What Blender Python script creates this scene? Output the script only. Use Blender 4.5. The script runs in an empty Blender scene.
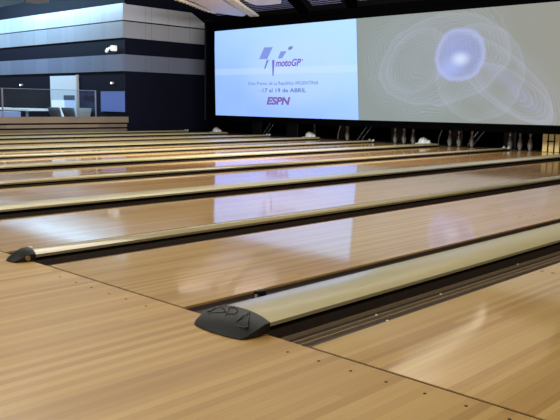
import bpy, bmesh, math, random
from mathutils import Vector, Matrix
random.seed(4)
C = bpy.context.scene.collection
sc = bpy.context.scene
sc.view_settings.view_transform = 'Standard'
sc.view_settings.look = 'None'

# ------------------------------------------------------------------ helpers
def tag(o, label=None, cat=None, group=None, kind=None):
    if label: o['label'] = label
    if cat: o['category'] = cat
    if group: o['group'] = group
    if kind: o['kind'] = kind
    return o

def empty(name, loc=(0, 0, 0), label=None, cat=None, group=None, kind=None):
    o = bpy.data.objects.new(name, None)
    C.objects.link(o)
    o.location = loc
    o.empty_display_size = .1
    return tag(o, label, cat, group, kind)

def obj(name, bm, mat, parent=None, smooth=False, loc=None):
    me = bpy.data.meshes.new(name)
    bmesh.ops.recalc_face_normals(bm, faces=bm.faces[:])
    bm.to_mesh(me)
    bm.free()
    if mat: me.materials.append(mat)
    if smooth:
        for p in me.polygons: p.use_smooth = True
        try: me.set_sharp_from_angle(angle=math.radians(40))
        except Exception: pass
    o = bpy.data.objects.new(name, me)
    C.objects.link(o)
    if parent: o.parent = parent
    if loc: o.location = loc
    return o

def struct(name, bm, mat, parent=None, smooth=False):
    o = obj(name, bm, mat, parent, smooth)
    if not parent: o['kind'] = 'structure'
    return o

def box(bm, x0, x1, y0, y1, z0, z1):
    vs = [bm.verts.new((x, y, z)) for x in (x0, x1) for y in (y0, y1) for z in (z0, z1)]
    for f in ((0, 1, 3, 2), (4, 6, 7, 5), (0, 4, 5, 1), (2, 3, 7, 6), (0, 2, 6, 4), (1, 5, 7, 3)):
        bm.faces.new([vs[i] for i in f])
    return bm

def boxes(*bs):
    bm = bmesh.new()
    for b in bs: box(bm, *b)
    return bm

def bevel(bm, w, seg=2):
    bmesh.ops.bevel(bm, geom=bm.edges[:], offset=w, segments=seg, affect='EDGES', profile=.5)
    return bm

def prism(bm, prof, y0, y1):
    """closed profile of (x,z) swept along Y"""
    a = [bm.verts.new((x, y0, z)) for x, z in prof]
    b = [bm.verts.new((x, y1, z)) for x, z in prof]
    n = len(prof)
    for i in range(n):
        bm.faces.new((a[i], a[(i + 1) % n], b[(i + 1) % n], b[i]))
    bm.faces.new(a[::-1]); bm.faces.new(b)
    return bm

def slab(bm, pts, h):
    """closed planar polygon of 3-d points thickened by the vector h"""
    h = Vector(h)
    a = [bm.verts.new(Vector(p)) for p in pts]
    b = [bm.verts.new(Vector(p) + h) for p in pts]
    n = len(pts)
    for i in range(n):
        bm.faces.new((a[i], a[(i + 1) % n], b[(i + 1) % n], b[i]))
    bm.faces.new(a[::-1]); bm.faces.new(b)
    return bm

def tube(bm, pts, r, seg=8):
    pts = [Vector(p) for p in pts]
    rings = []
    for i, p in enumerate(pts):
        d = (pts[min(i + 1, len(pts) - 1)] - pts[max(i - 1, 0)]).normalized()
        s = d.orthogonal().normalized() if i == 0 else (rings_s - d * rings_s.dot(d)).normalized()
        rings_s = s
        t = d.cross(s)
        rings.append([bm.verts.new(p + (s * math.cos(2 * math.pi * k / seg) + t * math.sin(2 * math.pi * k / seg)) * r) for k in range(seg)])
    for a, b in zip(rings, rings[1:]):
        for k in range(seg):
            bm.faces.new((a[k], a[(k + 1) % seg], b[(k + 1) % seg], b[k]))
    bm.faces.new(rings[0][::-1]); bm.faces.new(rings[-1])
    return bm

def lathe(bm, prof, seg=16, loc=(0, 0, 0)):
    L = Vector(loc)
    rings = []
    for r, z in prof:
        rings.append([bm.verts.new(L + Vector((r * math.cos(2 * math.pi * k / seg), r * math.sin(2 * math.pi * k / seg), z))) for k in range(seg)])
    for a, b in zip(rings, rings[1:]):
        for k in range(seg):
            bm.faces.new((a[k], a[(k + 1) % seg], b[(k + 1) % seg], b[k]))
    bm.faces.new(rings[0][::-1]); bm.faces.new(rings[-1])
    return bm

def ball(bm, c, rx, ry=None, rz=None, seg=12):
    m = Matrix.Translation(c) @ Matrix.Diagonal((rx, ry or rx, rz or rx, 1))
    bmesh.ops.create_uvsphere(bm, u_segments=seg, v_segments=max(6, seg // 2 + 2), radius=1, matrix=m)
    return bm

def dup(root, loc):
    r = root.copy(); C.objects.link(r); r.location = loc
    for ch in list(root.children):
        c = ch.copy(); C.objects.link(c); c.parent = r
        for g in list(ch.children):
            d = g.copy(); C.objects.link(d); d.parent = c
    return r

# ------------------------------------------------------------------ materials
class NT:
    def __init__(s, name):
        s.m = bpy.data.materials.new(name); s.m.use_nodes = True
        s.t = s.m.node_tree; s.t.nodes.clear()
    def n(s, typ, **kw):
        nd = s.t.nodes.new(typ)
        for k, v in kw.items(): setattr(nd, k, v)
        return nd
    def l(s, a, b): s.t.links.new(a, b)
    def math(s, op, a, b=None, c=None):
        nd = s.n('ShaderNodeMath', operation=op)
        for i, v in enumerate((a, b, c)):
            if v is None: continue
            if isinstance(v, (int, float)): nd.inputs[i].default_value = v
            else: s.l(v, nd.inputs[i])
        return nd.outputs[0]
    def mix(s, fac, a, b, blend='MIX'):
        nd = s.n('ShaderNodeMix', data_type='RGBA', blend_type=blend)
        for sock, v in ((nd.inputs[0], fac), (nd.inputs[6], a), (nd.inputs[7], b)):
            if isinstance(v, (int, float)): sock.default_value = v
            elif isinstance(v, tuple): sock.default_value = (*v[:3], 1)
            else: s.l(v, sock)
        return nd.outputs[2]
    def smooth(s, v, a, b):
        nd = s.n('ShaderNodeMapRange', interpolation_type='SMOOTHSTEP')
        s.l(v, nd.inputs[0]); nd.inputs[1].default_value = a; nd.inputs[2].default_value = b
        return nd.outputs[0]
    def out(s, sh):
        o = s.n('ShaderNodeOutputMaterial'); s.l(sh, o.inputs[0]); return s.m

def srgb(r, g, b):
    f = lambda v: (v / 255 / 12.92) if v / 255 <= .04045 else ((v / 255 + .055) / 1.055) ** 2.4
    return (f(r), f(g), f(b))

def plain(name, col, rough=.5, metal=0., coat=0., noise=.08, nscale=30, spec=.5, emit=None, estr=0.):
    t = NT(name)
    p = t.n('ShaderNodeBsdfPrincipled')
    tc = t.n('ShaderNodeTexCoord')
    nz = t.n('ShaderNodeTexNoise'); nz.inputs['Scale'].default_value = nscale
    t.l(tc.outputs['Object'], nz.inputs['Vector'])
    lo = tuple(c * (1 - noise) for c in col); hi = tuple(min(1, c * (1 + noise)) for c in col)
    t.l(t.mix(nz.outputs[0], lo, hi), p.inputs['Base Color'])
    p.inputs['Roughness'].default_value = rough
    p.inputs['Metallic'].default_value = metal
    p.inputs['Coat Weight'].default_value = coat
    p.inputs['Coat Roughness'].default_value = .08
    p.inputs['Specular IOR Level'].default_value = spec
    if emit:
        p.inputs['Emission Color'].default_value = (*emit, 1); p.inputs['Emission Strength'].default_value = estr
    return t.out(p.outputs[0])

def emissive(name, col, s=1.):
    t = NT(name)
    e = t.n('ShaderNodeEmission'); e.inputs[0].default_value = (*col, 1); e.inputs[1].default_value = s
    return t.out(e.outputs[0])

def wood(name, stops, bw, blen, rough, coat, coat_rough, far=None, spec=.5, worn=False):
    t = NT(name)
    tc = t.n('ShaderNodeTexCoord'); sp = t.n('ShaderNodeSeparateXYZ'); t.l(tc.outputs['Object'], sp.inputs[0])
    oi = t.n('ShaderNodeObjectInfo')
    x, y = sp.outputs[0], sp.outputs[1]
    xs = t.math('ADD', t.math('DIVIDE', x, bw), t.math('MULTIPLY', oi.outputs['Random'], 137.))
    bi = t.math('FLOOR', xs)
    wn = t.n('ShaderNodeTexWhiteNoise', noise_dimensions='1D'); t.l(bi, wn.inputs['W'])
    yy = t.math('ADD', t.math('DIVIDE', y, blen), t.math('MULTIPLY', wn.outputs[0], 11.))
    cv = t.n('ShaderNodeCombineXYZ'); t.l(bi, cv.inputs[0]); t.l(t.math('FLOOR', yy), cv.inputs[1])
    wn2 = t.n('ShaderNodeTexWhiteNoise', noise_dimensions='2D'); t.l(cv.outputs[0], wn2.inputs['Vector'])
    # grain: long streaks along the board
    gv = t.n('ShaderNodeCombineXYZ')
    t.l(t.math('MULTIPLY', x, 150.), gv.inputs[0]); t.l(t.math('MULTIPLY', y, 3.), gv.inputs[1]); t.l(bi, gv.inputs[2])
    gn = t.n('ShaderNodeTexNoise'); gn.inputs['Scale'].default_value = 1.; gn.inputs['Detail'].default_value = 3.
    t.l(gv.outputs[0], gn.inputs['Vector'])
    # wide soft variation
    bn = t.n('ShaderNodeTexNoise'); bn.inputs['Scale'].default_value = 1.3
    t.l(tc.outputs['Object'], bn.inputs['Vector'])
    tone = t.math('ADD', t.math('MULTIPLY', wn2.outputs[0], .55), t.math('MULTIPLY', gn.outputs[0], .35))
    tone = t.math('ADD', tone, t.math('MULTIPLY', t.math('SUBTRACT', bn.outputs[0], .5), .35))
    rp = t.n('ShaderNodeValToRGB')
    els = rp.color_ramp.elements
    els[0].position = stops[0][0]; els[0].color = (*stops[0][1], 1)
    els[1].position = stops[-1][0]; els[1].color = (*stops[-1][1], 1)
    for pos, c in stops[1:-1]:
        e = els.new(pos); e.color = (*c, 1)
    t.l(tone, rp.inputs[0])
    col = rp.outputs[0]
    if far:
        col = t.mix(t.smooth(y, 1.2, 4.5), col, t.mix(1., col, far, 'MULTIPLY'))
    # fine joint lines between boards
    fr = t.math('FRACT', xs)
    jl = t.math('LESS_THAN', fr, .05)
    col = t.mix(t.math('MULTIPLY', jl, .22), col, (.12, .07, .03))
    p = t.n('ShaderNodeBsdfPrincipled')
    t.l(col, p.inputs['Base Color'])
    p.inputs['Roughness'].default_value = rough
    p.inputs['Coat Weight'].default_value = coat
    p.inputs['Coat IOR'].default_value = 1.76 if coat > .9 else 1.5
    p.inputs['Specular IOR Level'].default_value = spec
    # finish: slightly uneven
    rn = t.n('ShaderNodeTexNoise'); rn.inputs['Scale'].default_value = 2.5
    t.l(tc.outputs['Object'], rn.inputs['Vector'])
    t.l(t.math('ADD', coat_rough * .6, t.math('MULTIPLY', rn.outputs[0], coat_rough * .8)), p.inputs['Coat Roughness'])
    bp = t.n('ShaderNodeBump'); bp.inputs['Strength'].default_value = .02; bp.inputs['Distance'].default_value = .004
    wv = t.n('ShaderNodeTexNoise'); wv.inputs['Scale'].default_value = 9.
    t.l(tc.outputs['Object'], wv.inputs['Vector']); t.l(wv.outputs[0], bp.inputs['Height'])
    t.l(bp.outputs[0], p.inputs['Coat Normal'])
    return t.out(p.outputs[0])

M = {}
M['approach'] = wood('approach_maple', [(.1, srgb(166, 126, 64)), (.45, srgb(186, 147, 80)), (.9, srgb(203, 167, 99))], .036, 4.5, .42, .35, .22, spec=.35)
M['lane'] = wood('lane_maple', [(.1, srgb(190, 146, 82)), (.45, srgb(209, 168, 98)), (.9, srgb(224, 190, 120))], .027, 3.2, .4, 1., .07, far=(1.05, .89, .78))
M['gutter'] = plain('gutter_brown_black', srgb(58, 46, 38), .5, noise=.25, nscale=14)
M['rail'] = plain('gutter_rail_bronze', srgb(158, 138, 108), .35, metal=.2, noise=.2)
M['cap'] = plain('divider_cream', srgb(196, 185, 138), .35, coat=.8, noise=.05, nscale=6)
M['cap'].node_tree.nodes['Principled BSDF'].inputs['Coat Roughness'].default_value = .2
M['capn'] = plain('divider_tan', srgb(172, 158, 116), .25, coat=.6, noise=.06, nscale=6)
M['black'] = plain('black_plastic', srgb(25, 25, 25), .5, noise=.1, nscale=60, spec=.35)
M['gloss'] = plain('glossy_black', srgb(16, 16, 16), .2, noise=.1)
M['void'] = plain('matt_black', srgb(20, 18, 20), .85, noise=.1, spec=.15)
M['dark'] = plain('dark_steel', srgb(46, 42, 40), .6, noise=.15, spec=.3)
M['screw'] = plain('bright_screw', srgb(225, 222, 210), .3, metal=.6)
M['brass'] = plain('brass_bolt', srgb(170, 150, 110), .3, metal=.7)
M['seam'] = plain('dark_joint', srgb(40, 30, 24), .8)
M['navy'] = plain('navy_wall', srgb(17, 20, 34), .55, noise=.08, nscale=3, spec=.12)
M['band'] = None
M['beam'] = plain('black_beam', srgb(4, 4, 5), .9, spec=.0)
M['white'] = plain('white_moulded', srgb(205, 208, 205), .45)
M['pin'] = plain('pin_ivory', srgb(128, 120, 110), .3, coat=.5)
M['pinred'] = plain('pin_red', srgb(150, 40, 34), .3)
M['timber'] = wood('balustrade_timber', [(.12, srgb(104, 92, 76)), (.5, srgb(132, 117, 98)), (.85, srgb(150, 135, 114))], .5, 2.5, .55, 0., .3)
M['cream'] = plain('cream_ceiling_edge', srgb(215, 205, 178), .6)
M['cloud'] = plain('grey_white_ceiling_panel', srgb(222, 221, 224), .55, noise=.03)
M['slat'] = plain('ceiling_slat_metal', srgb(112, 112, 142), .45, metal=.1)
M['steel'] = plain('brushed_steel', srgb(170, 175, 185), .3, metal=.8)
M['grey'] = plain('grey_upholstery', srgb(122, 130, 140), .8)
M['lightgrey'] = plain('light_grey_shell', srgb(170, 178, 182), .5)
M['table'] = plain('white_table_glow', srgb(228, 236, 245), .35, emit=(.75, .88, 1.), estr=.45)  # emission added so the table tops look brightly lit
M['yellow'] = plain('pale_yellow_board_glow', srgb(205, 178, 112), .6, noise=.15, emit=srgb(205, 178, 112), estr=.10)  # faint glow stands in for light falling on the board
M['lamp'] = emissive('lamp_white', (1., .98, .95), 4.)

# glossy white cladding with fine vertical panel joints
def cladding(name, lo, hi):
    t = NT(name)
    tc = t.n('ShaderNodeTexCoord'); sp = t.n('ShaderNodeSeparateXYZ'); t.l(tc.outputs['Object'], sp.inputs[0])
    s = t.math('ADD', sp.outputs[0], sp.outputs[1])
    a = t.math('ADD', t.math('DIVIDE', s, .78), .13)
    wn = t.n('ShaderNodeTexWhiteNoise', noise_dimensions='1D'); t.l(t.math('FLOOR', a), wn.inputs['W'])
    col = t.mix(wn.outputs[0], lo, hi)
    j = t.math('LESS_THAN', t.math('FRACT', a), .025)
    j2 = t.math('LESS_THAN', t.math('FRACT', t.math('ADD', t.math('DIVIDE', s, 1.9), .41)), .012)
    col = t.mix(t.math('MULTIPLY', t.math('MAXIMUM', j, j2), .3), col, srgb(60, 66, 76))
    p = t.n('ShaderNodeBsdfPrincipled'); t.l(col, p.inputs['Base Color'])
    p.inputs['Roughness'].default_value = .28
    return t.out(p.outputs[0])
BAND = {1: cladding('cladding_white', srgb(186, 192, 202), srgb(198, 203, 212)), 2: cladding('cladding_grey', srgb(152, 156, 164), srgb(163, 167, 174)),
        3: cladding('cladding_dark_grey', srgb(108, 116, 134), srgb(120, 128, 146))}

def glass():
    t = NT('clear_glass')
    tr = t.n('ShaderNodeBsdfTransparent'); tr.inputs[0].default_value = (.90, .94, .95, 1)
    gl = t.n('ShaderNodeBsdfGlossy'); gl.inputs['Roughness'].default_value = .02
    lw = t.n('ShaderNodeLayerWeight'); lw.inputs[0].default_value = .25
    tc = t.n('ShaderNodeTexCoord'); nz = t.n('ShaderNodeTexNoise'); nz.inputs['Scale'].default_value = 2.
    t.l(tc.outputs['Object'], nz.inputs['Vector'])
    mx = t.n('ShaderNodeMixShader')
    t.l(t.math('ADD', t.math('MULTIPLY', lw.outputs['Fresnel'], .6), t.math('MULTIPLY', nz.outputs[0], .03)), mx.inputs[0])
    t.l(tr.outputs[0], mx.inputs[1]); t.l(gl.outputs[0], mx.inputs[2])
    return t.out(mx.outputs[0])
M['glass'] = glass()

# ------------------------------------------------------------------ dimensions
W, WD, ND, END = 1.0541, .6889, .4779, 11.83
P = 2 * W + WD + ND
SY = 11.43                                  # plane of the projection screen

# ------------------------------------------------------------------ camera
yaw, pitch, roll = .758865776, .141173322, .0157209387
fw = Vector((-math.sin(yaw) * math.cos(pitch), math.cos(yaw) * math.cos(pitch), -math.sin(pitch)))
r0 = Vector((math.cos(yaw), math.sin(yaw), 0)); u0 = r0.cross(fw)
r = r0 * math.cos(roll) + u0 * math.sin(roll); u = -r0 * math.sin(roll) + u0 * math.cos(roll)
cam = bpy.data.cameras.new('camera'); co = bpy.data.objects.new('camera', cam); C.objects.link(co)
m = Matrix((r, u, -fw)).transposed().to_4x4(); m.translation = Vector((1.60507, -1.8468, .82032))
co.matrix_world = m
cam.sensor_width = 36; cam.lens = 743.233 / 560 * 36; cam.clip_start = .05
sc.camera = co

# ------------------------------------------------------------------ floor and shell
fl = struct('floor', boxes((-15.2, 4.5, -7, 0, -.08, 0)), M['approach'])
bm = bmesh.new()
for x, y in [(-1.493, -.077), (-1.349, -.08), (-1.219, -.08), (-1.076, -.083), (-.952, -.083), (-.807, -.086), (-.02, -.085), (.11, -.077), (.239, -.074), (.371, -.071), (.503, -.065), (.633, -.059), (.76, -.055)]:
    b = bmesh.new(); lathe(b, [(.0055, -.002), (.0055, .0006)], 12, (x, y, 0))
    obj('approach_dot', b, M['seam'], fl)
bm.free()
struct('floor_slab', boxes((-27, 5, 0, 15.5, -.3, -.1)), M['void'])
struct('floor_lounge', boxes((-27, -15.36, -4, 9.9, -.1, 0)), M['dark'])
struct('floor_pin_deck', boxes((-15.2, 5, END + .01, 14.9, -.1, 0)), M['dark'])
struct('ceiling', boxes((-27, 5, -7, 15.5, 4.3, 4.4)), M['void'])
struct('wall_back', boxes((-15.4, 5, 14.9, 15.1, -.1, 4.3)), M['void'])
struct('wall_right', boxes((4.6, 4.75, -7, 15.5, -.1, 4.3)), M['void'])
struct('wall_left', boxes((-27, -15.48, 10.02, 15.5, -.1, 4.3)), M['navy'])
# cladding bands that wrap round the corner
def band(i, z0, z1, cut=None):
    bm = bmesh.new()
    x = -15.47
    box(bm, -27, x + .03, 9.94, 10.03, z0, z1)
    if cut:
        slab(bm, [(x - .02, 10.03, z0), (x - .02, 15, z0), (x - .02, 15, cut), (x - .02, 12.9, cut), (x - .02, 12.3, z1 - .03), (x - .02, 10.03, z1 - .02)], (.05, 0, 0))
    else:
        box(bm, x - .02, x + .03, 10.03, 15, z0, z1 - .005)
    struct('trim_%d' % i, bm, BAND[i])
band(1, 2.985, 3.42, 3.08)
band(2, 2.525, 2.955)
band(3, 1.645, 2.09)
d1 = struct('door_1', boxes((-19.33, -17.86, 9.955, 10.015, 0, 1.56)), plain('door_pale_glow', srgb(196, 206, 212), .4, emit=(.7, .8, .9), estr=.18))  # slight emission in place of light on the door
obj('door_panel', boxes((-19.25, -18.52, 9.94, 9.954, .02, .84)), plain('door_white_glow', srgb(235, 240, 245), .4, emit=(.9, .95, 1.), estr=.45), d1)  # brighter lower half: light put into the material as glow
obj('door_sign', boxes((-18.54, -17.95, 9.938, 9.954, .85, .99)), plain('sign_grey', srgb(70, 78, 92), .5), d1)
obj('door_panel', boxes((-18.5, -17.95, 9.94, 9.954, .02, .84)), plain('door_blue_glow', srgb(170, 195, 235), .4, emit=(.6, .75, 1.), estr=.35), d1)  # bluish light on this half painted as emission
obj('door_jamb', boxes((-17.85, -17.80, 9.94, 10.015, 0, 1.58)), M['white'], d1)

# ------------------------------------------------------------------ bowling lanes
# a shallow channel beside the bed; s=+1 right side
def gutter_bm(x_edge, s, wd):
    pad = .10 if wd > .2 else .05
    prof = [(0, -.010), (.006, -.026), (.05, -.036), (.10, -.034), (.14, -.038), (.19, -.04), (wd - .014, -.034), (wd - .01, -.001),
            (wd, -.001), (wd + pad, -.001), (wd + pad, -.095), (0, -.095)]
    bm = bmesh.new()
    prism(bm, [(x_edge + s * x, zz) for x, zz in prof], .0, END)
    return bm
def gutter_rails(x_edge, s, offs):
    bm = bmesh.new()
    for o in offs:
        prism(bm, [(x_edge + s * (o - .005), -.04), (x_edge + s * (o - .003), -.026), (x_edge + s * (o + .003), -.026), (x_edge + s * (o + .005), -.04)], .01, END)
    return bm
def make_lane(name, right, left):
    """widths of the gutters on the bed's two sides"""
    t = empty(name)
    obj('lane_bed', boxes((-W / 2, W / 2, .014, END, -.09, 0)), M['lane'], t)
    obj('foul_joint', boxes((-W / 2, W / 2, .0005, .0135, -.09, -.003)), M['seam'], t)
    h = W / 2 + .001
    for s, wd in ((1, right), (-1, left)):
        g = obj('gutter', gutter_bm(s * h, s, wd), M['gutter'], t)
        obj('gutter_rail', gutter_rails(s * h, s, (.095, .13, .19) if wd > .2 else (.07, .12)), M['rail'], g)
    return t
wg, ng = .235, .165
laneA = make_lane('bowling_lane', ng, wg)     # bed with the ball return on its left
laneB = make_lane('bowling_lane', wg, ng)     # bed with the ball return on its right
lanes = []
place = [(W / 2, 'A')]
for k in range(5):
    place.append((-k * P - WD - W / 2, 'B'))
    if k < 4: place.append((-(k + 1) * P + W / 2, 'A'))
used = set()
lane_label = ['glossy maple bowling lane nearest the camera, cut off by the right edge of the photo',
 'bowling lane right behind the nearest wide cream divider, blue screen glare at its middle',
 'bowling lane just beyond the nearest narrow tan divider with the knobbed black end cap',
 'bowling lane just beyond the second wide cream divider from the camera',
 'bowling lane between the second narrow divider and the third wide cream divider',
 'bowling lane just beyond the third wide cream divider from the camera',
 'bowling lane between the third narrow divider and the fourth wide cream divider',
 'bowling lane just beyond the fourth wide divider, a thin strip far off',
 'bowling lane just in front of the farthest wide cream divider, a thin strip',
 'farthest bowling lane, a sliver along the foot of the timber balustrade']
for i, (x, kd) in enumerate(place):
    src = laneA if kd == 'A' else laneB
    if kd in used: o = dup(src, (x, 0, 0))
    else: o = src; o.location = (x, 0, 0); used.add(kd)
    tag(o, lane_label[i], 'bowling lane', 'bowling lanes')
    lanes.append(o)
def on_lane(i, pts):
    for x, y in pts:
        b = bmesh.new(); lathe(b, [(.011, -.001), (.011, .0006)], 10, (x - place[i][0], y, 0))
        obj('lane_dot', b, plain('lane_dot_brown', srgb(120, 84, 52), .5) if 'ld' not in M else M['ld'], lanes[i])
M['ld'] = plain('lane_dot_brown', srgb(122, 86, 54), .5)
on_lane(0, [(.024, 1.768), (.083, 1.766)])
on_lane(1, [(-1.187, 3.653), (-1.172, 3.848), (-.921, 3.472), (-.898, 3.657)])
for x, y in [(-.13, 1.056), (-.13, .564), (-.19, 1.943), (-.05, .529)]:
    b = bmesh.new(); ball(b, (x - place[0][0], y, -.026), .0065, .0065, .006, 8)
    obj('screw', b, M['screw'], lanes[0], True)
sx, sy = -.60 - place[1][0], .36
fs = obj('foul_sensor', boxes((sx - .03, sx + .03, sy - .02, sy + .02, -.06, -.005)), M['black'], lanes[1])
fs['label'] = 'small black foul line sensor in the gutter'
b = bmesh.new(); tube(b, [(sx, sy - .02, .004), (sx, sy + .02, .004)], .022, 14); obj('housing', b, M['gloss'], fs, True)
b = bmesh.new(); tube(b, [(sx, sy - .024, .004), (sx, sy - .016, .004)], .010, 10); obj('lens', b, M['rail'], fs, True)

# ------------------------------------------------------------------ dividers
def arch(x0, x1, z0, zc, n=14, lip=.016):
    """low convex capping profile with a small turned lip at each rim"""
    xc, hw = (x0 + x1) / 2, (x1 - x0) / 2
    top = []
    for i in range(n + 1):
        a = -1 + 2 * i / n
        top.append((xc + hw * a, z0 + (zc - z0) * (1 - abs(a) ** 2.4)))
    prof = [(x0 + .004, z0 - lip)] + top + [(x1 - .004, z0 - lip)]
    return prof
def make_wide():
    t = empty('lane_divider')
    x0, x1, z0, zc = -.485, -.203, .040, .057
    b = bmesh.new(); prism(b, arch(x0, x1, z0, zc), .0, END - .05)
    obj('capping', b, M['cap'], t, True)
    obj('support', boxes((-.425, -.25, .0, END - .05, .0, z0 - .012)), M['void'], t)
    # wedge shaped end cap
    b = bmesh.new(); rings = []
    for y, e, top, bot, sh in [(.012, .006, 1.10, .012, 0), (-.02, .008, 1.05, .006, .0), (-.06, .006, .72, .002, 0.004), (-.095, -.002, .34, .001, .010), (-.112, -.016, .09, .0, .016)]:
        prof = arch(x0 - e, x1 + e, z0, zc + .004, 14)
        ring = []
        for x, z in prof[1:-1]:
            zz = max(bot + .002, z * top)
            ring.append(b.verts.new((x, y - sh * 0 - .02 * (1 - abs((x - (x0 + x1) / 2) / ((x1 - x0) / 2)) ** 2) * (1 if y < -.05 else 0), zz)))
        low = [b.verts.new((x1 + e - .002, y, bot)), b.verts.new((x0 - e + .002, y, bot))]
        rings.append(ring + low)
    for a, c in zip(rings, rings[1:]):
        n = len(a)
        for i in range(n): b.faces.new((a[i], a[(i + 1) % n], c[(i + 1) % n], c[i]))
    b.faces.new(rings[0][::-1]); b.faces.new(rings[-1])
    ec = obj('end_cap', b, M['black'], t, True)
    return t, ec
def cap_z(x, y):
    """height of the wide end cap's skin"""
    ys = [(.012, 1.10), (-.02, 1.05), (-.06, .72), (-.095, .34), (-.112, .09)]
    f = ys[0][1]
    for (ya, fa), (yb, fb) in zip(ys, ys[1:]):
        if yb <= y <= ya: f = fb + (fa - fb) * (y - yb) / (ya - yb)
    a = min(1., abs((x + .344) / .147))
    return (.040 + .021 * (1 - a ** 2.4)) * f
wide, ec = make_wide()
def stroke(pts, rad=.0016):
    b = bmesh.new()
    fine = []
    for (xa, ya), (xb, yb) in zip(pts, pts[1:]):
        for j in range(8):
            tt = j / 8; fine.append((xa + (xb - xa) * tt, ya + (yb - ya) * tt))
    fine.append(pts[-1])
    tube(b, [(x, y, cap_z(x, y + .012) + .0008) for x, y in fine], rad, 6)
    return b
for nm, pts in (('emblem_triangle', [(-.445, -.062), (-.440, -.008), (-.372, -.045), (-.445, -.062)]),
                ('emblem_triangle', [(-.285, -.085), (-.284, -.006), (-.222, -.075), (-.285, -.085)]),
                ('emblem_letter', [(-.345, -.075), (-.385, -.014), (-.365, -.004), (-.335, -.019), (-.325, -.038), (-.36, -.05)])):
    obj(nm, stroke(pts), M['gloss'], ec, True)
for x, y in [(-.232, -.07), (-.465, -.05)]:
    b = bmesh.new(); ball(b, (x, y, cap_z(x, y + .012)), .006, .006, .003, 8); obj('screw', b, M['gloss'], ec, True)

def make_narrow():
    t = empty('lane_divider')
    X = -WD - W
    x0, x1, z0, zc = X - .285, X - .158, .032, .052
    b = bmesh.new(); prism(b, arch(x0, x1, z0, zc), .01, END - .05)
    obj('capping', b, M['capn'], t, True)
    obj('support', boxes((x0 + .03, x1 - .03, .0, END - .05, .0, z0 - .012)), M['void'], t)
    b = bmesh.new(); rings = []
    for y, e, top in [(.02, .003, 1.12), (-.01, .004, 1.1), (-.045, .0, .8), (-.072, -.010, .45), (-.092, -.028, .15)]:
        prof = arch(x0 - e, x1 + e, z0, zc + .004, 10)
        ring = [b.verts.new((x, y, max(.003, z * top))) for x, z in prof[1:-1]]
        ring += [b.verts.new((x1 + e, y, .001)), b.verts.new((x0 - e, y, .001))]
        rings.append(ring)
    for a, c in zip(rings, rings[1:]):
        n = len(a)
        for i in range(n): b.faces.new((a[i], a[(i + 1) % n], c[(i + 1) % n], c[i]))
    b.faces.new(rings[0][::-1]); b.faces.new(rings[-1])
    ec = obj('end_cap', b, M['black'], t, True)
    b = bmesh.new(); tube(b, [(x1 - .002, -.025, .02), (x1 + .010, -.025, .02)], .013, 14); obj('bolt', b, M['brass'], ec, True)
    b = bmesh.new(); ball(b, ((x0 + x1) / 2 - .02, .035, zc + .002), .02, .014, .008); obj('clip', b, M['cream'], t, True)
    # small two lobed fitting at the pin end
    b = bmesh.new(); box(b, x0, x1, END - .05, END - .01, .001, .03); f = obj('end_bracket', b, M['dark'], t)
    for s in (-.05, .05):
        b = bmesh.new(); ball(b, ((x0 + x1) / 2 + s, END - .04, .045), .03, .025, .03); obj('knob', b, M['lightgrey'], f, True)
    return t
narrow = make_narrow()
ordw = ['nearest wide cream lane divider, its black emblem end cap in the foreground',
        'second wide cream lane divider from the camera, crossing behind the nearest narrow one',
        'third wide cream lane divider from the camera', 'fourth wide cream lane divider from the camera',
        'farthest wide cream lane divider, close to the timber balustrade']
ordn = ['nearest narrow tan lane divider, black end cap with round brass bolt at left edge',
        'second narrow tan lane divider, between the second and third wide ones',
        'third narrow tan lane divider, between the third and fourth wide ones',
        'fourth narrow tan lane divider, between the fourth and farthest wide ones',
        'farthest narrow tan lane divider, against the foot of the timber balustrade']
for k in range(5):
    for src, labs, g in ((wide, ordw, 'wide lane dividers'), (narrow, ordn, 'narrow lane dividers')):
        o = src if k == 0 else dup(src, (-k * P, 0, 0))
        tag(o, labs[k], 'lane divider', g)

# ------------------------------------------------------------------ pin end
pins_root = None
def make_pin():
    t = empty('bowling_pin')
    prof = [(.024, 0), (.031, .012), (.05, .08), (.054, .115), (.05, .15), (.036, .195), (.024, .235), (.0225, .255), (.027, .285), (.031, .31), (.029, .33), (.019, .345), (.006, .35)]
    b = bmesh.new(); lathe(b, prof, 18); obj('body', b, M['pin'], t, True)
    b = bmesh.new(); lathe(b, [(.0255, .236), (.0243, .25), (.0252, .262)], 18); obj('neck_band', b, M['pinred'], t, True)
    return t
pin0 = make_pin()
pinpos = [(-10.76, 'bowling pin standing alone just right of the middle pale dome, faintly reddish'),
          (-9.47, 'bowling pin standing alone left of the two slanted rails under the screen middle'),
          (-8.10, 'leftmost of the three dim pins left of the rightmost pale dome'),
          (-7.86, 'middle of the three dim pins left of the rightmost pale dome'),
          (-7.62, 'rightmost of the three dim pins left of the rightmost pale dome'),
          (-6.70, 'bowling pin just right of the rightmost pale dome, left of the slanted rails'),
          (-6.48, 'bowling pin midway between the rightmost pale dome and the rightmost slanted rails'),
          (-6.18, 'bowling pin right beside the rightmost slanted white rails'),
          (-5.33, 'leftmost of the three pins left of the pale yellow board'),
          (-5.12, 'middle of the three pins left of the pale yellow board'),
          (-4.91, 'rightmost of the three pins, beside the pale yellow board')]
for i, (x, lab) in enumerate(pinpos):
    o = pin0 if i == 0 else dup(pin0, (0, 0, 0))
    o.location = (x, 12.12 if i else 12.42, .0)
    tag(o, lab, 'bowling pin', 'bowling pins under the screen')
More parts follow.
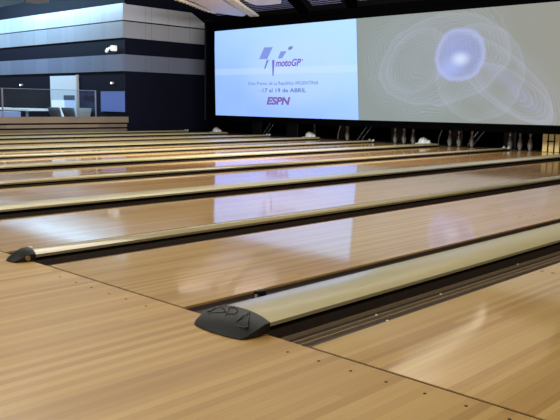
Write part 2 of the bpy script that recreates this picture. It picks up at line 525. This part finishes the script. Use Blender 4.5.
# hoods over the ball lift, one per pair of lanes
def make_hood():
    t = empty('ball_return_hood')
    b = bmesh.new()
    ball(b, (0, 0, .03), .17, .16, .17, 18)
    bmesh.ops.delete(b, geom=[v for v in b.verts if v.co.z < .0], context='VERTS')
    obj('dome', b, M['white'], t, True)
    b = bmesh.new(); ball(b, (.19, .02, .035), .075, .08, .085, 14)
    bmesh.ops.delete(b, geom=[v for v in b.verts if v.co.z < .0], context='VERTS')
    obj('side_lobe', b, M['white'], t, True)
    obj('base', boxes((-.2, .26, -.17, .17, -.04, .02)), M['lightgrey'], t)
    return t
h0 = make_hood()
for i, (x, lab) in enumerate([(-7.22, 'rightmost pale dome shaped ball return hood, below the grey screen half'),
                              (-10.5, 'middle pale dome shaped ball return hood, below the bright screen half'),
                              (-13.95, 'leftmost pale dome shaped ball return hood, below the screen corner')]):
    o = h0 if i == 0 else dup(h0, (0, 0, 0))
    o.location = (x - .06, 12.0, .028); o.scale = (.66, .66, .70)
    tag(o, lab, 'ball return hood', 'ball return hoods at the lane ends')
def make_rails():
    t = empty('ball_lift_rails')
    for dx in (0, .13):
        b = bmesh.new(); tube(b, [(dx, 0, .0), (dx + .22, .06, .32)], .011, 8); obj('rail', b, M['white'], t, True)
    b = bmesh.new(); tube(b, [(.05, .02, .10), (.19, .02, .10)], .009, 8); obj('crossbar', b, M['dark'], t, True)
    return t
rl = make_rails()
for i, (x, lab) in enumerate([(-6.5, 'rightmost pair of slanted white ball lift rails'), (-9.46, 'middle pair of slanted white ball lift rails, below the edge between screen halves'),
                              (-12.68, 'leftmost pair of slanted white ball lift rails')]):
    o = rl if i == 0 else dup(rl, (0, 0, 0))
    o.location = (x, 12.5, 0)
    tag(o, lab, 'rails', 'slanted ball lift rails')
for x, lab in ((-7.15, 'single pale strut rising behind the rightmost pale dome'), (-10.0, 'single pale strut leaning right of the middle pale dome')):
    b = bmesh.new(); tube(b, [(x - .03, 12.45, 0), (x - .02, 12.45, .14), (x + .06, 12.45, .36)], .013, 8)
    tag(obj('support_strut', b, M['cream'], None, True), lab, 'strut', 'single struts at the lane ends')
# side boards between the pin decks
for x, w_, lab in ((-5.72, .28, 'dark side board between the rightmost slanted rails and three pins'),
                   (-6.98, .30, 'dark side board right behind the rightmost pale dome'),
                   (-8.56, .42, 'dark side board left of the three dim pins'),
                   (-10.15, .36, 'dark side board left of the lone pin under the screen middle'),
                   (-11.9, .42, 'dark side board right of the leftmost slanted rails'),
                   (-13.2, .36, 'dark side board right of the leftmost pale dome')):
    t = empty('kickback_board', (x, 12.6, 0), lab, 'side board', 'dark boards between the pin decks')
    obj('panel', bevel(boxes((0, w_, 0, .05, 0, .40)), .006, 1), M['dark'], t)
    obj('edge_strip', boxes((w_ - .03, w_ + .004, -.012, 0, .0, .36)), plain('strip_grey', srgb(80, 76, 72), .5) if 'strip' not in M else M['strip'], t)
yb = empty('yellow_board', (-4.6, 11.98, 0), 'pale yellow board with two dark straps under the right end of the screen', 'board')
obj('panel', bevel(boxes((0, .33, 0, .03, 0, .42)), .004, 1), M['yellow'], yb)
for x in (.10, .22):
    obj('strap', boxes((x, x + .026, -.008, 0, .0, .42)), M['void'], yb)
obj('cross_strap', boxes((.085, .262, -.012, -.008, .19, .215)), M['void'], yb)

# ------------------------------------------------------------------ projection screen
def screen_left():
    t = NT('projected_blue')
    tc = t.n('ShaderNodeTexCoord'); sp = t.n('ShaderNodeSeparateXYZ'); t.l(tc.outputs['Object'], sp.inputs[0])
    x, z = sp.outputs[0], sp.outputs[2]                 # metres from the image's lower left corner
    u_ = t.math('DIVIDE', x, 4.75); v_ = t.math('DIVIDE', z, 2.2)
    f = t.math('ADD', t.math('MULTIPLY', u_, .45), t.math('MULTIPLY', v_, .55))
    col = t.mix(t.smooth(f, .1, 1.), srgb(130, 166, 254), srgb(164, 204, 255))
    # pale oval behind the writing
    dx = t.math('DIVIDE', t.math('SUBTRACT', x, 2.9), 2.0); dz = t.math('DIVIDE', t.math('SUBTRACT', z, 1.1), 1.0)
    d = t.math('SQRT', t.math('ADD', t.math('MULTIPLY', dx, dx), t.math('MULTIPLY', dz, dz)))
    col = t.mix(t.math('MULTIPLY', t.math('SUBTRACT', 1., t.smooth(d, .5, 1.1)), .35), col, srgb(182, 202, 255))
    # brighter overlap strip
    b = t.math('MULTIPLY', t.smooth(z, 1.03, 1.06), t.math('SUBTRACT', 1., t.smooth(z, 1.19, 1.22)))
    col = t.mix(t.math('MULTIPLY', b, .22), col, srgb(200, 218, 255))
    nz = t.n('ShaderNodeTexNoise'); nz.inputs['Scale'].default_value = 1.4; nz.inputs['Detail'].default_value = 3
    t.l(tc.outputs['Object'], nz.inputs['Vector'])
    col = t.mix(t.math('MULTIPLY', nz.outputs[0], .12), col, srgb(206, 220, 255))
    e = t.n('ShaderNodeEmission'); t.l(col, e.inputs[0]); e.inputs[1].default_value = 1.33
    return t.out(e.outputs[0])
def screen_right():
    t = NT('projected_nebula')
    tc = t.n('ShaderNodeTexCoord')
    nz = t.n('ShaderNodeTexNoise'); nz.inputs['Scale'].default_value = 1.8; nz.inputs['Detail'].default_value = 4
    t.l(tc.outputs['Object'], nz.inputs['Vector'])
    nn = t.math('SUBTRACT', nz.outputs[0], .5)
    def rad(cx, cz, ax, az, rot=0., amp=0.):
        """distance from an ellipse's centre, 1 on its rim"""
        mp = t.n('ShaderNodeMapping', vector_type='TEXTURE')
        mp.inputs['Location'].default_value = (cx, 0, cz); mp.inputs['Rotation'].default_value = (0, -rot, 0)
        mp.inputs['Scale'].default_value = (ax, 1, az)
        t.l(tc.outputs['Object'], mp.inputs['Vector'])
        ln = t.n('ShaderNodeVectorMath', operation='LENGTH'); t.l(mp.outputs[0], ln.inputs[0])
        return t.math('MULTIPLY_ADD', nn, amp, ln.outputs['Value']) if amp else ln.outputs['Value']
    def curve(v, *pts):
        rp = t.n('ShaderNodeValToRGB'); rp.color_ramp.interpolation = 'EASE'
        e = rp.color_ramp.elements
        e[0].position, e[0].color = pts[0][0], (pts[0][1],) * 3 + (1,)
        e[1].position, e[1].color = pts[-1][0], (pts[-1][1],) * 3 + (1,)
        for p_, c_ in pts[1:-1]:
            q = e.new(p_); q.color = (c_,) * 3 + (1,)
        t.l(v, rp.inputs[0]); return rp.outputs[0]
    col = t.mix(curve(t.math('DIVIDE', rad(0, 0, 1, 1), 9.), (.1, 0), (.75, 1)), srgb(146, 156, 154), srgb(158, 154, 142))
    def strands(col, cx, cz, ax, az, rot, freq, amp, c, k, inner, outer):
        d = rad(cx, cz, ax, az, rot, amp)
        s_ = t.math('POWER', t.math('MULTIPLY_ADD', t.math('SINE', t.math('MULTIPLY', d, freq)), .48, .5), 2.)
        env = curve(t.math('DIVIDE', d, 2.), (inner / 2, 0), ((inner + .3) / 2, k), ((outer - .4) / 2, k), (outer / 2, 0))
        return t.mix(t.math('MULTIPLY', s_, env), col, c)
    col = strands(col, 1.9, 1.28, 1.15, .80, .30, 104., .42, srgb(196, 202, 222), .17, .1, 1.7)
    col = strands(col, 1.35, 1.2, 1.05, .72, -.5, 80., .36, srgb(188, 198, 216), .15, .4, 1.5)
    col = strands(col, 3.45, .85, 1.5, .55, -.62, 84., .34, srgb(188, 190, 228), .2, .15, 1.4)
    arm = curve(rad(3.6, .78, 1.35, .22, -.66, .8), (.1, .30), (.98, 0))
    col = t.mix(arm, col, srgb(172, 176, 218))
    for cx_, cz_, ax_, az_, rt_, k_ in ((2.1, 1.25, 1.55, .92, .18, .4), (1.55, 1.25, .82, .62, .5, .35), (2.95, 1.0, 1.0, .95, -.5, .35), (3.4, .9, 1.35, .48, -.62, .45), (3.7, .6, 1.0, .34, -.55, .4)):
        col = t.mix(curve(rad(cx_, cz_, ax_, az_, rt_, .22), (.66, 0), (.90, k_ * .22), (.96, k_ * .42), (1., 0)), col, srgb(196, 204, 232))
    haze = curve(rad(1.9, 1.25, 1.5, .85, .2, .4), (.0, .35), (1., 0))
    col = t.mix(haze, col, srgb(168, 174, 190))
    d0 = rad(2.52, 1.34, .62, .58, 0, .34)
    col = t.mix(curve(d0, (0, .62), (.6, .42), (1.12, 0)), col, srgb(150, 166, 242))
    col = t.mix(curve(d0, (.66, 0), (.84, .55), (.97, 0)), col, srgb(186, 196, 248))
    col = t.mix(curve(rad(2.34, 1.10, .42, .30, .3, .6), (0, .62), (1., 0)), col, srgb(176, 192, 255))
    col = t.mix(curve(rad(2.55, 1.26, .30, .2), (0, .85), (1., 0)), col, srgb(222, 232, 255))
    e = t.n('ShaderNodeEmission'); t.l(col, e.inputs[0]); e.inputs[1].default_value = 1.0
    return t.out(e.outputs[0])
scr = empty('projection_screen', (-13.46, SY, .51), 'huge black framed projection screen, bright blue left half and grey nebula right half', 'screen')
def rel(x, y, z): return (x + 13.46, y - SY, z - .51)
XR = .8
b = bmesh.new()
vs = [b.verts.new(rel(*p)) for p in ((-13.40, SY, .51), (-8.615, SY, .503), (-8.766, SY, 2.713), (-13.464, SY, 2.69))]
b.faces.new(vs); obj('projected_picture', b, screen_left(), scr)['label'] = 'bright blue projected race advert'
b = bmesh.new()
vs = [b.verts.new(rel(*p)) for p in ((-8.61, SY, .503), (XR, SY, .54), (XR, SY, 2.735), (-8.761, SY, 2.713))]
b.faces.new(vs); o = obj('projected_picture', b, None, scr)
o['label'] = 'grey projected nebula picture'
# origin of this half at its own lower left corner so that the picture is laid out in metres
for v in o.data.vertices: v.co -= Vector(rel(-8.69, SY, .505))
o.location = rel(-8.69, SY, .505); o.data.materials.append(screen_right())
fb = bmesh.new()
def fbx(x0, x1, z0, z1, y0=SY - .06, y1=SY + .12): 
    a = rel(x0, y0, z0); c = rel(x1, y1, z1); box(fb, a[0], c[0], a[1], c[1], a[2], c[2])
fbx(-13.72, -13.45, .36, 2.84)
fbx(-13.45, XR, 2.715, 2.84)
fbx(-13.45, XR, .36, .503)
fbx(XR, XR + .2, .36, 2.84)
obj('frame', fb, M['beam'], scr)
obj('backing', boxes((.0, XR + 13.46, .02, .10, -.1, 2.3)), M['void'], scr)
# writing and emblem of the advert, lying on the picture
inkc = {}
def ink(name, c, s=1.):
    if name not in inkc: inkc[name] = emissive(name, srgb(*c), s)
    return inkc[name]
def flat(name, pts, mat):
    b = bmesh.new()
    b.faces.new([b.verts.new(rel(x, SY - .012, z)) for x, z in pts])
    return obj(name, b, mat, scr)
flat('emblem', [(-11.60, 2.205), (-11.30, 2.20), (-11.49, 1.918), (-11.77, 1.925)], ink('ink_blue', (134, 156, 230)))
flat('emblem', [(-11.50, 1.90), (-11.43, 1.904), (-11.55, 1.68), (-11.594, 1.69)], ink('ink_slate', (124, 136, 176)))
flat('emblem', [(-11.035, 2.087), (-10.834, 2.088), (-10.984, 1.924), (-11.127, 1.92)], ink('ink_blue', (134, 156, 230)))
flat('emblem', [(-10.766, 2.19), (-10.627, 2.197), (-10.672, 2.12), (-10.80, 2.11)], ink('ink_slate', (124, 136, 176)))
flat('emblem', [(-11.32, 1.89), (-11.235, 1.889), (-11.264, 1.512), (-11.301, 1.513)], ink('ink_violet', (120, 118, 196)))
def glyphs(s_, shear, bold):
    cu = bpy.data.curves.new('lettering', 'FONT'); cu.body = s_; cu.shear = shear; cu.offset = bold
    to = bpy.data.objects.new('lettering_curve', cu); C.objects.link(to)
    bpy.context.view_layer.update()
    me = bpy.data.meshes.new_from_object(to.evaluated_get(bpy.context.evaluated_depsgraph_get()))
    C.objects.unlink(to); bpy.data.objects.remove(to)
    return me
def span(me): return min(v.co.x for v in me.vertices), max(v.co.x for v in me.vertices)
def text(s, x0, x1, z0, h, mat, shear=0., bold=.0, name='lettering'):
    """one flat mesh per word, together filling x0..x1"""
    a, e = span(glyphs(s, shear, bold)); sx = (x1 - x0) / (e - a); sz = h / .70
    words = s.split(' ')
    for i, wd_ in enumerate(words):
        me = glyphs(wd_, shear, bold)
        off = span(glyphs(' '.join(words[:i + 1]), shear, bold))[1] - span(me)[1]
        for v in me.vertices:
            v.co = Vector(rel(x0 + (v.co.x + off - a) * sx, SY - .016, z0 + v.co.y * sz))
        me.materials.clear(); me.materials.append(mat)
        o = bpy.data.objects.new(name, me); C.objects.link(o); o.parent = scr
text('motoGP', -11.20, -10.36, 1.735, .16, ink('ink_purple', (132, 108, 186)), .25, .032)
b = bmesh.new(); b.faces.new([b.verts.new(rel(-10.322 + .02 * math.cos(a * math.pi / 5), SY - .014, 1.865 + .02 * math.sin(a * math.pi / 5))) for a in range(10)])
obj('emblem', b, ink('ink_purple', (128, 104, 188)), scr)
text('Gran Premio de La República ARGENTINA', -12.15, -9.81, 1.292, .082, ink('ink_grey', (112, 130, 172)), 0, .008)
text('del', -11.83, -11.68, 1.117, .065, ink('ink_pale', (165, 186, 224)))
text('17 al 19 de ABRIL', -11.63, -10.18, 1.112, .095, ink('ink_darkgrey', (92, 110, 154)), 0, .014)
text('ESPN', -11.487, -10.685, .82, .17, ink('ink_red', (130, 108, 178)), .2, .05)
flat('lettering_stripe', [(-11.47, .925), (-10.67, .925), (-10.672, .908), (-11.474, .908)], ink('ink_sky', (176, 208, 252)))

# soffit over the screen
struct('trim_4', boxes((-13.80, 4.5, SY - .05, SY + 1.4, 2.85, 2.96)), M['beam'])
struct('trim_5', boxes((-13.80, -13.73, SY - .05, SY + .5, .36, 3.0)), M['void'])

# ------------------------------------------------------------------ ceiling: slats, beams, hanging panels
for i, (x0, x1, lab) in enumerate(((-13.2, -10.30, 'slatted metal ceiling field beside the pale wavy panel'), (-9.95, -9.12, 'slatted metal ceiling field between the two black beams'), (-8.62, -4.5, 'slatted metal ceiling field right of the second black beam'))):
    bm = bmesh.new()
    for j in range(16):
        y = 8.0 + j * .23
        if y > SY - .16: break
        sh = (y - 11.3) * -.71
        box(bm, x0 + sh, x1 + sh, y, y + .07, 3.06, 3.066)
    tag(obj('slatted_ceiling_panel', bm, M['slat']), lab, 'ceiling panel', 'slatted ceiling fields')
for x0, x1, lab in ((-10.371, -10.09, 'left black diagonal ceiling beam above the screen'), (-8.934, -8.66, 'right black diagonal ceiling beam above the screen')):
    b = bmesh.new()
    dx, dy = 2.13, -3.0
    slab(b, [(x0, 11.32, 2.94), (x1, 11.32, 2.94), (x1 + dx, 11.32 + dy, 2.94), (x0 + dx, 11.32 + dy, 2.94)], (0, 0, .055))
    tag(obj('ceiling_beam', b, M['beam']), lab, 'beam', 'diagonal ceiling beams')
def strip_teeth(pts, side, n, depth, h):
    """ribbon of cream edging with stepped teeth along its outer rim"""
    b = bmesh.new()
    P_ = [Vector(p) for p in pts]
    L_ = [0]
    for a, c in zip(P_, P_[1:]): L_.append(L_[-1] + (c - a).length)
    def at(s):
        for i in range(len(P_) - 1):
            if s <= L_[i + 1] + 1e-9:
                return P_[i].lerp(P_[i + 1], (s - L_[i]) / (L_[i + 1] - L_[i])), (P_[i + 1] - P_[i]).normalized()
        return P_[-1], (P_[-1] - P_[-2]).normalized()
    for k in range(n):
        p0, d0 = at(L_[-1] * k / n); p1, d1 = at(L_[-1] * (k + .98) / n)
        nrm = Vector((d0.y, -d0.x, 0)) * side
        slab(b, [p0, p1, p1 + nrm * depth, p0 + nrm * depth * .45], (0, 0, h))
    return b
# wavy hanging panels
def wavy(outline, z, thick, rise):
    b = bmesh.new()
    n = len(outline)
    cx = sum(p[0] for p in outline) / n; cy = sum(p[1] for p in outline) / n
    lo = [b.verts.new((x, y, z + rise * math.sin((y - cy) * 1.1))) for x, y in outline]
    hi = [b.verts.new((v.co.x, v.co.y, v.co.z + thick)) for v in lo]
    for i in range(n): b.faces.new((lo[i], lo[(i + 1) % n], hi[(i + 1) % n], hi[i]))
    b.faces.new(lo[::-1]); b.faces.new(hi)
    return b
pa = empty('ceiling_wave_panel', (0, 0, -.03), 'large pale grey curved ceiling panel hanging over the screen corner, cream toothed edges', 'ceiling panel')
obj('panel', wavy([(-10.95, 8.45), (-11.23, 8.954), (-11.6, 9.5), (-12.12, 10.235), (-12.20, 10.659), (-12.227, 11.015), (-12.18, 11.24), (-11.80, 11.0), (-11.15, 10.0), (-10.5, 9.05), (-9.9, 8.2), (-10.2, 7.6)], 3.0, .05, .0), M['cloud'], pa)
obj('edge_strip', strip_teeth([(-11.0, 8.2, 2.985), (-11.24, 8.68, 2.985), (-11.60, 9.30, 2.985), (-12.0, 9.95, 2.985), (-12.16, 10.35, 2.985)], -1, 12, .12, .05), M['cream'], pa)
obj('edge_strip', strip_teeth([(-9.85, 8.35, 2.985), (-10.3, 8.98, 2.985), (-10.95, 9.85, 2.985), (-11.5, 10.65, 2.985), (-11.98, 11.3, 2.985)], 1, 13, .22, .05), M['cream'], pa)
pb = empty('ceiling_wave_panel', (0, 0, -.03), 'grey curved ceiling panel at the top edge, right of the big pale one', 'ceiling panel')
obj('panel', wavy([(-10.1, 9.3), (-10.35, 9.73), (-10.45, 10.0), (-10.17, 10.148), (-9.808, 10.118), (-9.35, 9.65), (-8.9, 8.9), (-9.4, 8.4)], 3.01, .05, 0), M['cloud'], pb)
pc = empty('ceiling_wave_panel', (0, 0, 0), 'greenish grey ceiling panel with tan rim at the top left corner', 'ceiling panel')
obj('panel', wavy([(-19.6, 7.9), (-18.157, 7.868), (-17.418, 7.837), (-16.6, 7.757), (-16.0, 7.45), (-16.6, 7.0), (-19.6, 7.0)], 3.3, .05, 0), plain('panel_green_grey', srgb(140, 165, 165), .4), pc)
obj('edge_strip', wavy([(-16.1, 7.55), (-16.729, 7.869), (-16.62, 8.117), (-16.151, 8.185), (-15.6, 7.87), (-15.2, 7.3), (-15.9, 7.0)], 3.3, .05, 0), plain('panel_tan', srgb(190, 170, 140), .5), pc)
# another panel with a luminous curved edge, above the frame (its glint lies on the nearest lane)
pd = empty('ceiling_wave_panel', (0, 0, 0), 'curved ceiling panel with a glowing cove edge, above the nearest lanes', 'ceiling panel')
path = [(-4.10, 6.2), (-4.20, 6.85), (-4.31, 7.54), (-4.41, 8.26), (-4.53, 9.1), (-4.67, 9.85), (-4.92, 10.6), (-5.1, 10.95)]
wds = [.14, .36, .42, .34, .26, .2, .15, .1]
lft = [(x - w_ * .5, y) for (x, y), w_ in zip(path, wds)]; rgt = [(x + w_ * .5, y) for (x, y), w_ in zip(path, wds)]
b = bmesh.new(); slab(b, [(x, y, 3.0) for x, y in lft] + [(x, y, 3.0) for x, y in rgt[::-1]], (0, 0, .03))
obj('light_cove', b, emissive('cove_glow', (1., .9, .68), 1.1), pd)
obj('panel', wavy([(x + .03, y) for x, y in rgt] + [(-3.6, 10.8), (-3.0, 9.0), (-2.9, 7.2), (-3.3, 6.2)], 3.02, .05, 0), M['cloud'], pd)

# ------------------------------------------------------------------ lounge beyond the lanes
bal = empty('timber_balustrade', (-15.2, 4, 0), 'low wall of horizontal grey brown timber boards along the far lane', 'balustrade')
y0, y1 = -6., 5.86
obj('backing', boxes((-.13, -.04, y0, y1 - .02, 0, .40)), M['void'], bal)
for z0, z1, e in ((.02, .115, .0), (.155, .235, .0), (.275, .43, .03)):
    o = obj('board', bevel(boxes((-.04, e, y0, y1 + e, z0, z1)), .004, 1), M['timber'], bal)
gr = empty('glass_railing', (-15.2, 4, .43), 'clear glass railing with thin steel posts on top of the timber balustrade', 'railing')
# panes between posts
ps = [-2.2, .1, 2.43, 3.40 + 1.55]
for a, c in ((-5., -2.2), (-2.2, .1), (.1, 2.43), (2.43, 4.95)):
    obj('pane', boxes((-.085, -.077, a + .02, c - .02, .002, .66)), M['glass'], gr)
for y in (-2.2, .1, 2.43, 4.95):
    obj('post', boxes((-.095, -.065, y - .012, y + .012, .0, .67)), M['steel'], gr)
obj('top_trim', boxes((-.09, -.072, -5, 4.95, .66, .672)), M['steel'], gr)
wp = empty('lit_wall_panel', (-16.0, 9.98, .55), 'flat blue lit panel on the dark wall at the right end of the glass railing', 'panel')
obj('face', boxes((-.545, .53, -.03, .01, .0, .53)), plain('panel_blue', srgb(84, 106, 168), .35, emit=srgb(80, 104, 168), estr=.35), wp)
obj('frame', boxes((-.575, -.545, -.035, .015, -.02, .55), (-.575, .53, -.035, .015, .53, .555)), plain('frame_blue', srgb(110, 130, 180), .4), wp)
for x, z, lab in ((-21.2, 1.307, 'small lit wall spotlight at the far left above the glass railing'), (-16.05, 1.33, 'small lit wall spotlight above the blue panel near the corner')):
    t = empty('wall_spotlight', (x, 9.98, z), lab, 'light', 'wall spotlights')
    b = bmesh.new(); tube(b, [(0, .04, 0), (0, -.03, 0)], .03, 12); obj('housing', b, M['white'], t, True)
    b = bmesh.new(); tube(b, [(0, -.03, 0), (0, -.04, 0)], .025, 12); obj('lens', b, M['lamp'], t, True)
cmr = empty('wall_camera', (-15.98, 9.96, 2.25), 'white camera on a bracket on the dark strip between the wall bands', 'camera')
cmr.scale = (.62, .8, .75)
wl = plain('camera_white_glow', srgb(238, 240, 242), .4, emit=(1, 1, 1), estr=.45)  # no lamp: body brightened by a glow in its material
b = bmesh.new(); box(b, .08, .26, -.14, .06, -.09, .11); bevel(b, .03); obj('body', b, wl, cmr, True)
b = bmesh.new(); tube(b, [(.10, -.06, -.02), (-.05, -.10, .03), (-.12, -.10, -.02)], .035, 8); obj('bracket', b, wl, cmr, True)
b = bmesh.new(); tube(b, [(-.28, -.10, -.09), (-.13, -.13, -.02)], .055, 12); obj('lens_hood', b, wl, cmr, True)
# tables and chairs
def make_table():
    t = empty('lounge_table')
    obj('tabletop', bevel(boxes((-.75, .75, -.35, .35, .535, .60)), .01, 1), M['table'], t)
    b = bmesh.new(); tube(b, [(0, 0, .02), (0, 0, .54)], .04, 12); obj('pedestal', b, M['steel'], t, True)
    b = bmesh.new(); lathe(b, [(.25, 0), (.25, .015), (.05, .03)], 18); obj('base', b, M['steel'], t, True)
    return t
tb = make_table()
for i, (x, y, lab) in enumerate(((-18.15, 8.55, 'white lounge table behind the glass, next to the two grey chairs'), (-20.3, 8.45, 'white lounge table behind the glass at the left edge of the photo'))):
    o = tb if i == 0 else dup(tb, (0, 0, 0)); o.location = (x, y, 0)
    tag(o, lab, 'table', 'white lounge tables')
ct = empty('lounge_counter', (-19.25, 8.6, 0), 'pale blue low counter front under the white tables at the left', 'counter')
obj('front', bevel(boxes((-.5, .45, -.1, .1, 0, .5)), .01, 1), plain('counter_blue_glow', srgb(165, 185, 235), .4, emit=(.5, .62, 1.), estr=.3), ct)  # bluish light on the front put into its material as glow
obj('plinth', boxes((-.48, .43, -.08, .12, -.0, .03)), M['dark'], ct)
def make_chair(name, mat):
    t = empty(name)
    b = boxes((-.25, .25, -.27, .22, .30, .355)); bevel(b, .02); obj('seat', b, mat, t, True)
    b = bmesh.new(); slab(b, [(-.25, -.26, .33), (.25, -.26, .33), (.29, -.36, .64), (-.29, -.36, .64)], (0, .05, .01)); bevel(b, .012); obj('backrest', b, mat, t, True)
    for sx in (-1, 1):
        for sy in (-1, 1):
            b = bmesh.new(); tube(b, [(sx * .21, sy * .2, .31), (sx * .24, sy * .23, .0)], .014, 8); obj('leg', b, M['steel'], t, True)
    return t
ch = make_chair('lounge_chair', M['grey'])
for i, (x, y, mt, rz, lab) in enumerate(((-16.82, 8.95, 'grey', 0, 'left of the two dark grey lounge chairs behind the glass, backs to us'),
                                (-16.14, 8.97, 'grey', 0, 'right of the two dark grey lounge chairs, in front of the pale door'),
                                (-15.63, 8.72, 'lightgrey', 1.5, 'light grey lounge chair turned sideways, rightmost behind the glass'))):
    if i == 2: o = make_chair('lounge_chair', M['lightgrey'])
    else: o = ch if i == 0 else dup(ch, (0, 0, 0))
    o.location = (x, y, 0); o.rotation_euler.z = rz
    if i == 2: o.scale = (.66, .66, 1)
    tag(o, lab, 'chair', 'lounge chairs')

# ------------------------------------------------------------------ light
def area(name, loc, tgt, sx, sy, e, col):
    l = bpy.data.lights.new(name, 'AREA'); l.shape = 'RECTANGLE'; l.size = sx; l.size_y = sy; l.energy = e; l.color = col
    o = bpy.data.objects.new(name, l); C.objects.link(o); o.location = loc
    d = Vector(tgt) - Vector(loc); o.rotation_euler = d.to_track_quat('-Z', 'Y').to_euler()
    return o
area('approach_light', (-2.5, -2.6, 4.1), (-2.5, -.8, 0), 9, 3, 345, (1., .93, .80))
area('lane_light', (-5., 3.0, 4.15), (-5., 4.0, 0), 9, 2.5, 400, (1., .94, .84))
area('far_lane_light', (-9., 7.0, 4.15), (-9.5, 8, 0), 8, 2., 220, (1., .95, .9))
area('facade_light', (-20.8, 7.8, 3.95), (-20.8, 10., 2.6), 8, .4, 310, (.42, .72, 1.))
area('side_fill', (3.6, 2.0, 4.1), (-2., 3., 0), 2, 6, 220, (1., .92, .8))  # added fill from the right, brightens the gutters
area('panel_fill', (-5., 5.0, 2.7), (-11., 10.2, 3.2), 3, .5, 560, (1., .97, .95))  # added fill out of view, brightens the ceiling panels from below
area('pin_light', (-6.5, 11.7, .47), (-6.5, 12.6, .1), 12, 0.08, .4, (1., .93, .8))
w = bpy.data.worlds.new('world'); sc.world = w; w.use_nodes = True
bg = w.node_tree.nodes['Background']; bg.inputs[0].default_value = (.85, .88, 1., 1); bg.inputs[1].default_value = .5
